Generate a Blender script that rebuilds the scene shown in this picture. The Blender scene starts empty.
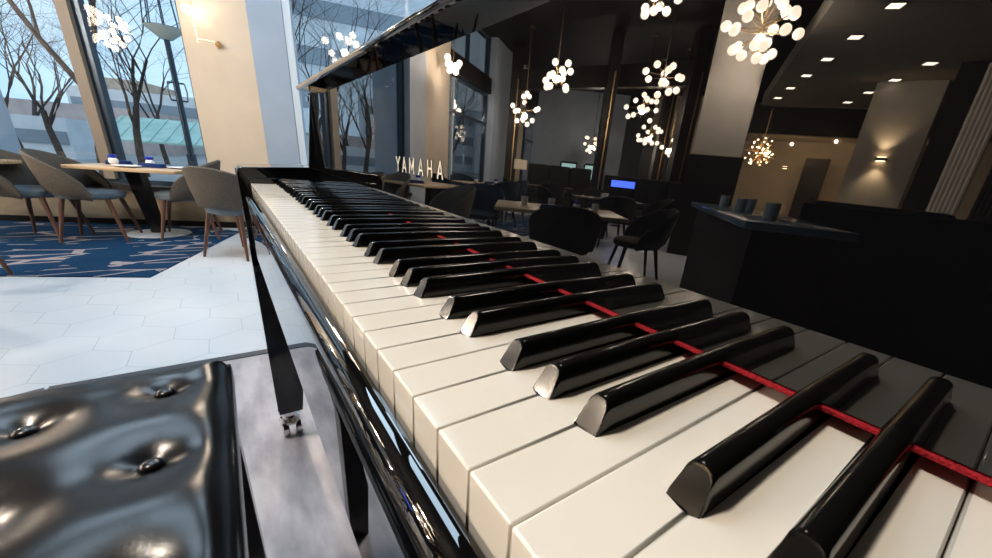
import bpy, bmesh, math, random
from math import sin, cos, pi, radians, sqrt, hypot
from mathutils import Vector, Matrix, Euler
random.seed(7)
SC = bpy.context.scene
C = SC.collection
KZ = 0.96            # height of the key tops above the dining floor
STAGE = 0.23         # height of the low stage under the piano

# ------------------------------------------------------------------ materials
def mat(name, col, rough=0.5, metal=0.0, ior=1.45, coat=0.0, emis=None, es=0.0, sss=0.0):
    m = bpy.data.materials.new(name); m.use_nodes = True
    b = m.node_tree.nodes['Principled BSDF']
    b.inputs['Base Color'].default_value = (*col, 1)
    b.inputs['Roughness'].default_value = rough
    b.inputs['Metallic'].default_value = metal
    b.inputs['IOR'].default_value = ior
    b.inputs['Coat Weight'].default_value = coat
    b.inputs['Coat Roughness'].default_value = 0.03
    if emis:
        b.inputs['Emission Color'].default_value = (*emis, 1)
        b.inputs['Emission Strength'].default_value = es
    return m
def nodes(m): return m.node_tree.nodes, m.node_tree.links, m.node_tree.nodes['Principled BSDF']
def noise_mat(name, c1, c2, scale=8, rough=0.5, detail=4, stretch=(1,1,1), bump=0.0, lo=.35, hi=.65, coat=0, ior=1.45, rvar=0.0, coord='Object'):
    m = mat(name, c1, rough, coat=coat, ior=ior); N, L, B = nodes(m)
    tc = N.new('ShaderNodeTexCoord'); mp = N.new('ShaderNodeMapping'); mp.inputs['Scale'].default_value = stretch
    n = N.new('ShaderNodeTexNoise'); n.inputs['Scale'].default_value = scale; n.inputs['Detail'].default_value = detail
    r = N.new('ShaderNodeValToRGB'); r.color_ramp.elements[0].position = lo; r.color_ramp.elements[1].position = hi
    r.color_ramp.elements[0].color = (*c1, 1); r.color_ramp.elements[1].color = (*c2, 1)
    L.new(tc.outputs[coord], mp.inputs[0]); L.new(mp.outputs[0], n.inputs[0]); L.new(n.outputs[0], r.inputs[0]); L.new(r.outputs[0], B.inputs['Base Color'])
    if bump:
        b = N.new('ShaderNodeBump'); b.inputs['Strength'].default_value = bump; b.inputs['Distance'].default_value = .002
        L.new(n.outputs[0], b.inputs['Height']); L.new(b.outputs[0], B.inputs['Normal'])
    if rvar:
        q = N.new('ShaderNodeMapRange'); q.inputs[3].default_value = rough - rvar; q.inputs[4].default_value = rough + rvar
        L.new(n.outputs[0], q.inputs[0]); L.new(q.outputs[0], B.inputs['Roughness'])
    return m
M = {}
M['lacquer'] = mat('black_lacquer', (.0025,.0025,.003), .010, ior=1.63)
M['ivory'] = noise_mat('white_key_plastic', (.80,.755,.67), (.82,.78,.70), 30, .09, ior=1.5, rvar=.02)
M['ebony'] = mat('black_key_plastic', (.004,.004,.004), .14, ior=1.5)
M['felt'] = noise_mat('red_felt', (.26,.003,.008), (.42,.008,.02), 900, .95, bump=.8)
M['brass'] = mat('brass', (.75,.55,.30), .25, 1.0)
M['inlay'] = mat('letter_metal', (.92,.86,.74), .35, .6)
M['chrome'] = mat('chrome', (.8,.8,.8), .12, 1.0)
M['wood_under'] = mat('keybed_dark', (.01,.009,.008), .6)
M['leather'] = noise_mat('black_leather', (.004,.004,.005), (.007,.007,.008), 260, .24, bump=.05, ior=1.36, lo=.3, hi=.7)
M['bench_wood'] = mat('bench_black', (.004,.004,.004), .12, ior=1.55)
M['cream'] = noise_mat('cream_paint', (.48,.41,.32), (.52,.445,.35), 3, .6)
M['reveal'] = noise_mat('daylight_tinted_paint', (.36,.43,.52), (.40,.47,.56), 3, .6)  # blue of the window daylight is mixed into this wall colour
M['greypaint'] = noise_mat('warm_grey_plaster', (.50,.46,.40), (.56,.52,.455), 5, .75)
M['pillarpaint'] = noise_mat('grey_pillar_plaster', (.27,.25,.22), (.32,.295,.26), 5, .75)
M['whiteframe'] = mat('pale_blue_frame', (.50,.58,.66), .4)
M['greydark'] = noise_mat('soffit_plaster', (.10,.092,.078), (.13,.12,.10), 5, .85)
M['black_paint'] = mat('black_paint', (.003,.003,.0035), .6, ior=1.3)
M['dark_wood'] = noise_mat('dark_stained_panel', (.010,.008,.007), (.022,.016,.012), 5, .4, stretch=(8,8,.6))
M['olive'] = noise_mat('olive_vinyl_panel', (.20,.165,.115), (.26,.215,.15), 6, .6)
M['alu'] = mat('grey_aluminium', (.36,.37,.38), .35, .7)
M['tanframe'] = mat('tan_mullion_cover', (.19,.16,.125), .5)
M['darkframe'] = mat('dark_metal_frame', (.03,.05,.075), .3, .4)
M['oak'] = noise_mat('light_oak', (.46,.30,.16), (.66,.47,.28), 4, .35, stretch=(1,14,14), coat=.2)
M['walnut'] = noise_mat('walnut_leg', (.09,.042,.028), (.15,.070,.045), 6, .4, stretch=(6,6,.6))
M['fabric'] = noise_mat('grey_tweed', (.055,.046,.037), (.115,.10,.082), 160, .85, bump=.5)
M['fabric_seat'] = noise_mat('blue_grey_seat_fabric', (.075,.105,.13), (.12,.155,.185), 160, .8, bump=.5)
M['darkfabric'] = noise_mat('charcoal_fabric', (.004,.005,.006), (.010,.012,.014), 160, .85, bump=.4)
M['navyfabric'] = noise_mat('navy_fabric', (.004,.018,.035), (.007,.028,.05), 160, .8, bump=.4)
M['black_metal'] = mat('black_metal', (.012,.012,.014), .4, .5)
M['disc'] = noise_mat('brushed_steel_disc', (.42,.46,.48), (.52,.56,.58), 20, .35)
M['china'] = mat('white_china', (.82,.83,.86), .15)
M['cobalt'] = mat('cobalt_glass', (.01,.03,.42), .08, coat=.5)
M['napkin'] = noise_mat('navy_napkin', (.004,.022,.11), (.008,.04,.18), 120, .9)
M['bulb'] = mat('opal_glass_lamp', (.9,.85,.8), .3, emis=(1,.80,.60), es=14)
M['lampwhite'] = mat('tube_lamp', (.9,.9,.9), .3, emis=(1,.84,.66), es=9)
M['down'] = mat('downlight_lens', (.9,.9,.9), .3, emis=(1,.85,.65), es=22)
M['down_warm'] = mat('downlight_lens_warm', (.9,.9,.9), .3, emis=(1,.66,.36), es=60)
M['screen'] = mat('blue_screen', (.02,.03,.2), .3, emis=(.08,.16,1.0), es=16)
M['gold'] = mat('gold_trim', (.9,.62,.32), .3, 1.0)
M['bark'] = noise_mat('bare_bark', (.045,.035,.032), (.085,.068,.06), 14, .9, coord='Object')
M['concrete'] = noise_mat('concrete_facade', (.60,.66,.72), (.70,.76,.82), 2, .8)
M['concrete_pink'] = noise_mat('pinkish_render', (.50,.40,.38), (.60,.50,.48), 2, .8)
M['tan_brick'] = noise_mat('tan_stone', (.42,.32,.25), (.55,.44,.35), 3, .8)
M['whitewall'] = noise_mat('white_render', (.62,.66,.68), (.75,.78,.8), 2, .7)
M['winglass'] = mat('dark_window_band', (.26,.32,.38), .25)
M['canopy'] = noise_mat('green_roof_canopy', (.30,.52,.50), (.40,.62,.60), 3, .5)
M['asphalt'] = noise_mat('pavement', (.22,.25,.27), (.30,.33,.35), 2, .9)
M['lampglass'] = mat('lantern_glass', (.5,.55,.5), .2)
M['linen'] = mat('cream_shade', (.7,.6,.45), .7, emis=(1,.75,.5), es=1.2)

def glass_material():
    m = bpy.data.materials.new('window_glass'); m.use_nodes = True
    N, L = m.node_tree.nodes, m.node_tree.links; N.clear()
    o = N.new('ShaderNodeOutputMaterial'); mx = N.new('ShaderNodeMixShader'); f = N.new('ShaderNodeFresnel'); g0 = N.new('ShaderNodeNewGeometry'); mr = N.new('ShaderNodeMapRange'); mr.inputs[3].default_value = 1.45; mr.inputs[4].default_value = 1/1.45; L.new(g0.outputs['Backfacing'], mr.inputs[0]); L.new(mr.outputs[0], f.inputs[0])
    t = N.new('ShaderNodeBsdfTransparent'); t.inputs[0].default_value = (.96,.985,1,1)
    g = N.new('ShaderNodeBsdfGlossy'); g.inputs['Roughness'].default_value = .003
    L.new(f.outputs[0], mx.inputs[0]); L.new(t.outputs[0], mx.inputs[1]); L.new(g.outputs[0], mx.inputs[2]); L.new(mx.outputs[0], o.inputs[0])
    return m
M['glass'] = glass_material()

def tile_material():
    # large pale tiles in hexagons: thin grey joints from three families of distances
    m = noise_mat('pale_hex_tile', (.60,.66,.72), (.66,.71,.76), 1.5, .26, ior=1.5)
    N, L, B = nodes(m)
    src = B.inputs['Base Color'].links[0].from_socket
    g = N.new('ShaderNodeNewGeometry'); s = N.new('ShaderNodeSeparateXYZ'); L.new(g.outputs['Position'], s.inputs[0])
    def mth(op, a, b=None, c=None):
        n = N.new('ShaderNodeMath'); n.operation = op
        for i, v in enumerate((a, b, c)):
            if v is None: continue
            if isinstance(v, (int, float)): n.inputs[i].default_value = v
            else: L.new(v, n.inputs[i])
        return n.outputs[0]
    R = .31; H3 = sqrt(3)
    X = mth('MULTIPLY', mth('ADD', s.outputs[0], 50), 1/R); Y = mth('MULTIPLY', mth('ADD', s.outputs[1], 50), 1/R)
    def cell(ox, oy):
        a = mth('ABSOLUTE', mth('SUBTRACT', mth('MODULO', mth('ADD', X, ox), 1.0), .5))
        b = mth('ABSOLUTE', mth('SUBTRACT', mth('MODULO', mth('ADD', Y, oy), H3), H3/2))
        return mth('MAXIMUM', a, mth('ADD', mth('MULTIPLY', a, .5), mth('MULTIPLY', b, H3/2)))
    d = mth('MINIMUM', cell(0, 0), cell(.5, H3/2))
    e = mth('GREATER_THAN', d, .5 - .006)
    mx = N.new('ShaderNodeMix'); mx.data_type = 'RGBA'
    L.new(e, mx.inputs[0]); L.new(src, mx.inputs[6]); mx.inputs[7].default_value = (.44,.50,.56,1)
    L.new(mx.outputs[2], B.inputs['Base Color'])
    return m
M['tile'] = tile_material()

def carpet_material():
    m = mat('navy_streak_carpet', (.005,.03,.12), .95, ior=1.2); N, L, B = nodes(m)
    tc = N.new('ShaderNodeTexCoord')
    def streaks(rot, sc, sx, lo):
        mp = N.new('ShaderNodeMapping'); mp.inputs['Rotation'].default_value = (0,0,rot); mp.inputs['Scale'].default_value = sc
        n = N.new('ShaderNodeTexVoronoi'); n.feature = 'DISTANCE_TO_EDGE'; n.inputs['Scale'].default_value = sx
        L.new(tc.outputs['Object'], mp.inputs[0]); L.new(mp.outputs[0], n.inputs['Vector'])
        r = N.new('ShaderNodeMath'); r.operation = 'LESS_THAN'; r.inputs[1].default_value = lo; L.new(n.outputs['Distance'], r.inputs[0])
        return r.outputs[0]
    a = streaks(.25, (1,3.2,1), 1.7, .055)
    n = N.new('ShaderNodeTexNoise'); n.inputs['Scale'].default_value = 2.6; L.new(tc.outputs['Object'], n.inputs[0])
    gt = N.new('ShaderNodeMath'); gt.operation = 'GREATER_THAN'; gt.inputs[1].default_value = .47; L.new(n.outputs[0], gt.inputs[0])
    ml = N.new('ShaderNodeMath'); ml.operation = 'MULTIPLY'; L.new(a, ml.inputs[0]); L.new(gt.outputs[0], ml.inputs[1])
    n2 = N.new('ShaderNodeTexNoise'); n2.inputs['Scale'].default_value = 90; L.new(tc.outputs['Object'], n2.inputs[0])
    cr = N.new('ShaderNodeValToRGB'); cr.color_ramp.elements[0].color = (.002,.020,.058,1); cr.color_ramp.elements[1].color = (.004,.045,.115,1)
    cr.color_ramp.elements[0].position = .35; cr.color_ramp.elements[1].position = .65; L.new(n2.outputs[0], cr.inputs[0])
    mx = N.new('ShaderNodeMix'); mx.data_type = 'RGBA'; L.new(ml.outputs[0], mx.inputs[0]); L.new(cr.outputs[0], mx.inputs[6]); mx.inputs[7].default_value = (.27,.25,.26,1)
    L.new(mx.outputs[2], B.inputs['Base Color'])
    return m
M['carpet'] = carpet_material()
M['stage'] = noise_mat('grey_vinyl_boards', (.19,.19,.225), (.40,.40,.45), 7, .34, detail=9, stretch=(2.2,.7,1), ior=1.5)
M['edge'] = mat('dark_stage_edging', (.035,.045,.06), .35, .3)

# ------------------------------------------------------------------ mesh helpers
def obj(name, bm, m, parent=None, smooth=False, loc=None):
    bmesh.ops.recalc_face_normals(bm, faces=bm.faces)
    me = bpy.data.meshes.new(name); bm.to_mesh(me); bm.free()
    if smooth == 'w':                       # flat large faces, smooth bevels
        mx = max(p.area for p in me.polygons)
        for p in me.polygons: p.use_smooth = p.area < mx*.08
    elif smooth:
        for p in me.polygons: p.use_smooth = True
        if smooth != True:
            try: me.set_sharp_from_angle(angle=radians(smooth))
            except Exception: pass
    me.materials.append(M[m] if isinstance(m, str) else m)
    o = bpy.data.objects.new(name, me); C.objects.link(o)
    if parent: o.parent = parent
    if loc: o.location = loc
    return o
def tag(o, label=None, cat=None, group=None, kind=None):
    for k, v in (('label', label), ('category', cat), ('group', group), ('kind', kind)):
        if v: o[k] = v
    return o
def empty(name, loc=(0,0,0), rz=0, label=None, cat=None, group=None, kind=None):
    o = bpy.data.objects.new(name, None); C.objects.link(o); o.empty_display_size = .05
    o.location = loc; o.rotation_euler = (0,0,rz); return tag(o, label, cat, group, kind)
def NB(): return bmesh.new()
def box(bm, c, s, rz=0, mtx=None, bev=0, seg=1):
    g = bmesh.ops.create_cube(bm, size=1); vs = g['verts']
    T = Matrix.Translation(c) @ Matrix.Rotation(rz, 4, 'Z') @ Matrix.Diagonal((*s, 1))
    bmesh.ops.transform(bm, matrix=(mtx @ T) if mtx else T, verts=vs)
    if bev:
        es = list({e for v in vs for e in v.link_edges})
        bmesh.ops.bevel(bm, geom=es, offset=bev, segments=seg, affect='EDGES', profile=.5)
    return bm
def b2(bm, x0, x1, y0, y1, z0, z1, bev=0, seg=1):
    return box(bm, ((x0+x1)/2, (y0+y1)/2, (z0+z1)/2), (abs(x1-x0), abs(y1-y0), abs(z1-z0)), bev=bev, seg=seg)
def tube(bm, pts, rad, n=8, cap=True):
    pts = [Vector(p) for p in pts]; k = len(pts)
    if isinstance(rad, (int, float)): rad = [rad]*k
    rings = []
    for i, p in enumerate(pts):
        d = (pts[min(i+1, k-1)] - pts[max(i-1, 0)]).normalized()
        a = Vector((0,0,1)) if abs(d.z) < .9 else Vector((1,0,0))
        u = d.cross(a).normalized(); v = d.cross(u)
        rings.append([bm.verts.new(p + (u*cos(2*pi*j/n) + v*sin(2*pi*j/n))*rad[i]) for j in range(n)])
    for a, b in zip(rings, rings[1:]):
        for j in range(n): bm.faces.new((a[j], a[(j+1)%n], b[(j+1)%n], b[j]))
    if cap:
        bm.faces.new(rings[0][::-1]); bm.faces.new(rings[-1])
    return bm
def lathe(bm, prof, n=24, c=(0,0,0)):
    rings = []
    for r, z in prof:
        if r < 1e-6: rings.append([bm.verts.new((c[0], c[1], c[2]+z))])
        else: rings.append([bm.verts.new((c[0]+r*cos(2*pi*j/n), c[1]+r*sin(2*pi*j/n), c[2]+z)) for j in range(n)])
    for a, b in zip(rings, rings[1:]):
        for j in range(n):
            q = (j+1) % n
            if len(a) == 1 and len(b) == 1: continue
            if len(a) == 1: bm.faces.new((a[0], b[q], b[j]))
            elif len(b) == 1: bm.faces.new((a[j], a[q], b[0]))
            else: bm.faces.new((a[j], a[q], b[q], b[j]))
    for r in (rings[0], rings[-1]):
        if len(r) > 1: bm.faces.new(r)
    return bm
def prism(bm, poly, z0, z1):       # polygon in XY extruded in Z
    a = [bm.verts.new((x, y, z0)) for x, y in poly]; b = [bm.verts.new((x, y, z1)) for x, y in poly]
    n = len(poly)
    bm.faces.new(a[::-1]); bm.faces.new(b)
    for i in range(n): bm.faces.new((a[i], a[(i+1)%n], b[(i+1)%n], b[i]))
    return bm
def prism_y(bm, poly, y0, y1):     # polygon in XZ extruded in Y
    a = [bm.verts.new((x, y0, z)) for x, z in poly]; b = [bm.verts.new((x, y1, z)) for x, z in poly]
    n = len(poly)
    bm.faces.new(a[::-1]); bm.faces.new(b)
    for i in range(n): bm.faces.new((a[i], a[(i+1)%n], b[(i+1)%n], b[i]))
    return bm
def sphere(bm, c, r, sub=2, sc=(1,1,1)):
    g = bmesh.ops.create_icosphere(bm, subdivisions=sub, radius=r)
    bmesh.ops.transform(bm, matrix=Matrix.Translation(c) @ Matrix.Diagonal((*sc, 1)), verts=g['verts'])
    return bm
def tree_children(o): return [c for c in bpy.data.objects if c.parent == o]
def copy_tree(o, parent=None, top=True):
    c = o.copy(); C.objects.link(c)
    if parent: c.parent = parent
    for ch in tree_children(o): copy_tree(ch, c, False)
    return c

# ================================================================== THE PIANO
PN = empty('grand_piano', (0,0,STAGE), label='glossy black grand piano on the grey stage, keyboard open beside the bench', cat='piano')
def P(name, bm, m, parent=None, **k):
    bmesh.ops.translate(bm, verts=bm.verts, vec=(0,0,KZ-STAGE))
    return obj(name, bm, m, parent or PN, **k)
PITCH = .0235
def yk(k): return (52-k)*PITCH
XB = .160
note = 'ABCDEFG'
blacks = {}                       # joint index -> y centre
for k in range(1, 52):
    lo, hi = note[(k-1) % 7], note[k % 7]
    if (lo+hi) in ('CD','DE','FG','GA','AB'):
        off = {'CD': .0024, 'DE': -.0024, 'FG': .0034, 'GA': 0, 'AB': -.0034}[lo+hi]
        blacks[k] = yk(k) + off
BW = .0062                        # half width of the slot left for a black key
def white_key(k):
    bm = NB(); g = .0002
    yt, yb = yk(k)-g, yk(k+1)+g   # bass side (larger y), treble side
    tl = blacks[k]-BW-.0004 if k in blacks else yt
    tr = blacks[k+1]+BW+.0004 if k+1 in blacks else yb
    poly = [(0,yb)]
    if tr > yb: poly += [(.0460,yb),(.0460,tr)]
    poly += [(XB,tr),(XB,tl)]
    if tl < yt: poly += [(.0460,tl),(.0460,yt)]
    poly += [(0,yt)]
    prism(bm, poly, -.030, 0)
    es = [e for e in bm.edges if all(v.co.z > -.001 for v in e.verts) and not all(v.co.x > XB-.001 for v in e.verts)]
    es += [e for e in bm.edges if all(v.co.x < .0001 for v in e.verts) and abs(e.verts[0].co.z-e.verts[1].co.z) > .01]
    bmesh.ops.bevel(bm, geom=es, offset=.0009, segments=3, affect='EDGES', profile=.5)
    return P('white_key', bm, 'ivory', smooth='w')
for k in range(52): white_key(k)
def black_mesh():
    prof = []
    hb, ht, H = .0058, .0047, .0124
    n = 7
    left = [(-hb, -.006), (-hb*.985, .002)]
    arc = []
    for i in range(n+1):
        a = pi - pi*i/n
        arc.append((ht*(abs(cos(a))**.75)*(1 if cos(a) > 0 else -1), .0072 + (H-.0072)*(sin(a)**.8)))
    right = [(hb*.985, .002), (hb, -.006)]
    prof = left + arc + right
    bm = NB(); rings = []
    def ring(x0, slope, sc, dz=0):
        return [bm.verts.new((x0 - .0035 + z*slope, y*sc, (z*sc if z > 0 else z)+dz)) for y, z in prof]
    rings.append(ring(.0502, .50, .90)); rings.append(ring(.0503, .52, .965)); rings.append(ring(.0510, .56, 1.0)); rings.append(ring(.0525, .62, 1.0))
    rings.append([bm.verts.new((XB, y, z)) for y, z in prof])
    for a, b in zip(rings, rings[1:]):
        for j in range(len(a)-1): bm.faces.new((a[j], b[j], b[j+1], a[j+1]))
    bm.faces.new(rings[0]); bm.faces.new(rings[-1][::-1])
    return bm
bk = None
for k, y in blacks.items():
    if bk is None:
        bk = P('black_key', black_mesh(), 'ebony', smooth=35)
        for p in bk.data.polygons:
            if p.normal.x < -.5 and p.area > 2e-5: p.use_smooth = False
        bk.location = (0, y, 0)
    else:
        c = bk.copy(); C.objects.link(c); c.parent = PN; c.location = (0, y, 0)
# keyslip in front of the keys
def slip_profile():
    pts = [(-.0030,-.0205)]
    for i in range(11):
        a = radians(84) + radians(96)*i/10
        pts.append((-.0040 + .0117*cos(a), -.0305 + .0125*sin(a)))
    pts += [(-.0157,-.052), (-.0030,-.052)]
    return pts
bm = NB(); prism_y(bm, slip_profile(), -.012, 1.2335); P('keyslip', bm, 'lacquer', smooth=40)
bm = NB(); prism_y(bm, [(-.0155,-.0528),(-.0155,-.137),(-.0137,-.141),(.90,-.141),(.90,-.0528)], -.130, 1.365); P('keybed', bm, 'lacquer')
bm = NB(); b2(bm, .001, .155, .0, 1.222, -.051, -.035); P('key_frame', bm, 'wood_under')
# key blocks and arms at both ends
for s, y0, y1, ya, yb in ((0, 1.2235, 1.2345, 1.2355, 1.365), (1, -.0125, -.0015, -.130, -.0135)):
    bm = NB(); b2(bm, -.0035, .155, y0, y1, -.05, .012, bev=.002, seg=3); P('key_block', bm, 'lacquer', smooth='w')
    bm = NB(); prism_y(bm, [(-.0215,-.141),(-.0215,.018),(-.0205,.0255),(-.0165,.031),(-.009,.0335),(.16,.040),(.20,.06),(.205,.205),(.30,.205),(.30,-.0525),(-.0160,-.0525),(-.0160,-.141)], ya, yb)
    bmesh.ops.bevel(bm, geom=[e for e in bm.edges if abs(e.verts[0].co.y-e.verts[1].co.y) < 1e-6], offset=.0015, segments=2, affect='EDGES', profile=.5)
    P('arm', bm, 'lacquer', smooth='w')
# fallboard
TL = radians(.7)
fb = bpy.data.objects.new('fallboard', None)
bm = NB(); b2(bm, 0, .020, -.0005, 1.2215, -.002, .190, bev=.0008, seg=2)
T = Matrix.Translation((.135, 0, .0105)) @ Matrix.Rotation(TL, 4, 'Y')
bmesh.ops.transform(bm, matrix=T, verts=bm.verts)
fb = P('fallboard', bm, 'lacquer', smooth='w')
bm = NB()
lip = [(.0205,.1885), (-.0215,.1885), (-.0245,.1900), (-.0262,.1925), (-.0262,.1950), (-.0240,.1975), (-.0205,.1985), (.0205,.1995)]
prism_y(bm, lip, -.0005, 1.2215); bmesh.ops.transform(bm, matrix=T, verts=bm.verts)
P('lip', bm, 'lacquer', fb, smooth='w')
bm = NB(); b2(bm, -.0016, .0135, .0, 1.221, -.0042, -.0022, bev=.0006, seg=2)
bmesh.ops.transform(bm, matrix=T, verts=bm.verts); P('felt_strip', bm, 'felt', fb, smooth=40)
bm = NB()     # tapering end bracket of the fallboard
a = [(-.019,-.010),(-.017,.03),(-.0005,.186),(-.0002,-.010)]
prism_y(bm, a, 1.2155, 1.2215); bmesh.ops.transform(bm, matrix=T, verts=bm.verts); P('end_bracket', bm, 'lacquer', fb)
# letters
def letter(ch, w, h, t):
    S = {'Y': [((0,1),(.5,.48)), ((1,1),(.5,.48)), ((.5,.5),(.5,0))],
         'A': [((0,0),(.5,1)), ((1,0),(.5,1)), ((.2,.3),(.8,.3))],
         'M': [((0,0),(0,1)), ((0,1),(.5,.25)), ((1,1),(.5,.25)), ((1,0),(1,1))],
         'H': [((0,0),(0,1)), ((1,0),(1,1)), ((0,.5),(1,.5))]}[ch]
    bm = NB()
    for (a, b), (c, d) in S:
        # reading left (bass, +y) to right (treble, -y)
        p, q = Vector((0, w/2 - a*w, b*h)), Vector((0, w/2 - c*w, d*h))
        L = (q-p).length; ang = math.atan2(q.z-p.z, q.y-p.y)
        Tm = Matrix.Translation((p+q)/2) @ Matrix.Rotation(ang, 4, 'X')
        box(bm, (0,0,0), (.0006, L+t*.6, t), mtx=Tm)
    return bm
for ch, yc, w in (('Y',.6565,.0125), ('A',.6345,.0125), ('M',.6095,.0135), ('A',.5815,.0125), ('H',.5565,.0105), ('A',.5300,.0125)):
    bm = letter(ch, w, .0165, .0021)
    bmesh.ops.transform(bm, matrix=T @ Matrix.Translation((-.0003, yc, .0575)), verts=bm.verts)
    o = P('lettering', bm, 'inlay', fb); o['label'] = 'pale metal letter ' + ch
# case and lid behind the fallboard
def case_outline(off=0):
    pts = [(.165-off, -.130-off), (.165-off, 1.365+off)]
    pts += [(.6, 1.365+off), (1.0, 1.355+off), (1.4, 1.28+off), (1.8, 1.05+off), (2.05, .72+off), (2.1+off, .42), (2.02+off, .1), (1.8, -.09-off), (1.5, -.130-off)]
    return pts
bm = NB(); prism(bm, case_outline(), -.145, .187); P('case', bm, 'lacquer')
bm = NB(); prism(bm, case_outline(.012), .190, .207); P('lid', bm, 'lacquer')
# legs with casters
def piano_leg(x0, y0):
    bm = NB()
    wt, wb, zt, zb = .118, .064, -.141, -.645
    tp = [(x0,y0),(x0+wt,y0),(x0+wt,y0+wt),(x0,y0+wt)]; bt = [(x0,y0+.02),(x0+wb,y0+.02),(x0+wb,y0+wb+.02),(x0,y0+wb+.02)]
    mz = [(a[0]*.5+b[0]*.5, a[1]*.5+b[1]*.5) for a, b in zip(tp, bt)]
    rg = [[bm.verts.new((x, y, z)) for x, y in q] for q, z in ((tp,zt),(bt,zb+.02),([(x0+(x-x0)*.9+.003, y) for x, y in bt],zb))]
    for a, b in zip(rg, rg[1:]):
        for j in range(4): bm.faces.new((a[j], a[(j+1)%4], b[(j+1)%4], b[j]))
    bm.faces.new(rg[0]); bm.faces.new(rg[-1])
    lg = P('leg', bm, 'lacquer')
    cx, cy = x0+wb/2, y0+.02+wb/2
    bm = NB(); lathe(bm, [(.029,-.645),(.029,-.655),(.016,-.658),(.016,-.664),(.026,-.668),(.030,-.680),(.026,-.690),(0,-.690)], 24, (cx-.004,cy-.004,0))
    P('caster_hood', bm, 'chrome', lg, smooth=30)
    bm = NB()
    prof = [(0,-.0085),(.020,-.0085),(.0235,-.006),(.0235,.006),(.020,.0085),(0,.0085)]
    lathe(bm, prof, 24); bmesh.ops.transform(bm, matrix=Matrix.Translation((cx-.020, cy-.012, -.7060)) @ Matrix.Rotation(pi/2, 4, 'Y'), verts=bm.verts)
    P('caster_wheel', bm, 'chrome', lg, smooth=30)
    bm = NB(); lathe(bm, prof, 24); bmesh.ops.transform(bm, matrix=Matrix.Translation((cx+.014, cy-.012, -.7060)) @ Matrix.Rotation(pi/2, 4, 'Y'), verts=bm.verts)
    P('caster_wheel', bm, 'chrome', lg, smooth=30)
piano_leg(-.0215, 1.262); piano_leg(-.0215, -.128); piano_leg(1.66, .50)
bm = NB(); b2(bm, .24, .38, .46, .78, -.62, -.52, bev=.01, seg=3); ly = P('pedal_lyre', bm, 'lacquer', smooth='w')
for y in (.54, .70):
    bm = NB(); b2(bm, .29, .33, y-.018, y+.018, -.52, -.141, bev=.004, seg=2); P('post', bm, 'lacquer', ly)
for y in (.55, .62, .69):
    bm = NB(); b2(bm, .12, .27, y-.014, y+.014, -.655, -.645, bev=.004, seg=2); P('pedal', bm, 'brass', ly, smooth=40)

# ================================================================== THE BENCH
BX0, BX1, BY0, BY1 = -.475, -.089, .105, .876
BT = KZ - .238
BE = empty('piano_bench', (0,0,STAGE), label='black tufted leather piano bench beside the keyboard', cat='bench')
btn = []
rows_y = [.215, .355, .495, .635, .775] ; cols_x = [-.160, -.284, -.405]
for i, x in enumerate(cols_x):
    for j, y in enumerate([.795,.640,.485,.330,.175] if i % 2 == 0 else [.765,.610,.455,.300,.175][:5]):
        if i % 2 == 1: y = [.780,.665-.0,.510,.355,.200][j]
        btn.append((x, y))
btn = []
for i, x in enumerate(cols_x):
    for j in range(5): btn.append((x, .800 - .166*j - (.028 if i == 1 else 0)))
def cushion():
    bm = NB(); nx, ny = 66, 130; g = {}
    for i in range(nx+1):
        for j in range(ny+1):
            x = BX0 + (BX1-BX0)*i/nx; y = BY0 + (BY1-BY0)*j/ny
            ed = min(x-BX0, BX1-x, y-BY0, BY1-y)
            z = -.022*math.exp(-max(ed,0)/.009) - .004*math.exp(-ed/.03)
            z += .004*min(1, ed/.06)
            d = 0
            for bx, by in btn:
                r2 = (x-bx)**2 + (y-by)**2
                d += .0145*math.exp(-r2/(.054**2)) + .0085*math.exp(-r2/(.020**2))
            # shallow folds running between neighbouring buttons
            z -= d
            # ease the outer corners round
            g[i,j] = bm.verts.new((x, y, BT+z-STAGE))
    for i in range(nx):
        for j in range(ny): bm.faces.new((g[i,j], g[i+1,j], g[i+1,j+1], g[i,j+1]))
    per = [g[i,0] for i in range(nx+1)] + [g[nx,j] for j in range(1,ny+1)] + [g[i,ny] for i in range(nx-1,-1,-1)] + [g[0,j] for j in range(ny-1,0,-1)]
    cx, cy = (BX0+BX1)/2, (BY0+BY1)/2
    prev = per
    for dz, o in ((.026,.0035),(.036,.0045),(.060,.004),(.068,.001)):
        nw = []
        for v in per:
            dx = (1 if v.co.x > BX1-1e-4 else -1 if v.co.x < BX0+1e-4 else 0); dy = (1 if v.co.y > BY1-1e-4 else -1 if v.co.y < BY0+1e-4 else 0)
            nw.append(bm.verts.new((v.co.x+dx*o, v.co.y+dy*o, BT-STAGE-dz)))
        n = len(per)
        for q in range(n): bm.faces.new((prev[q], prev[(q+1)%n], nw[(q+1)%n], nw[q]))
        prev = nw
    bm.faces.new(prev)
    return bm
cu = obj('cushion', cushion(), 'leather', BE, smooth=True)
bu = None
for bx, by in btn:
    bm = NB(); lathe(bm, [(0,.0062),(.005,.0058),(.0095,.0040),(.0120,.0008),(.0122,-.004),(0,-.004)], 26)
    o = obj('button', bm, 'leather', cu, smooth=True, loc=(bx, by, BT-STAGE-.0165))
bm = NB(); b2(bm, BX0-.002, BX1+.002, BY0-.002, BY1+.002, BT-STAGE-.088, BT-STAGE-.069, bev=.004, seg=3); obj('rim', bm, 'bench_wood', BE, smooth=40)
bm = NB(); b2(bm, BX0+.03, BX1-.03, BY0+.03, BY1-.03, BT-STAGE-.150, BT-STAGE-.088); obj('apron', bm, 'bench_wood', BE)
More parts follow.
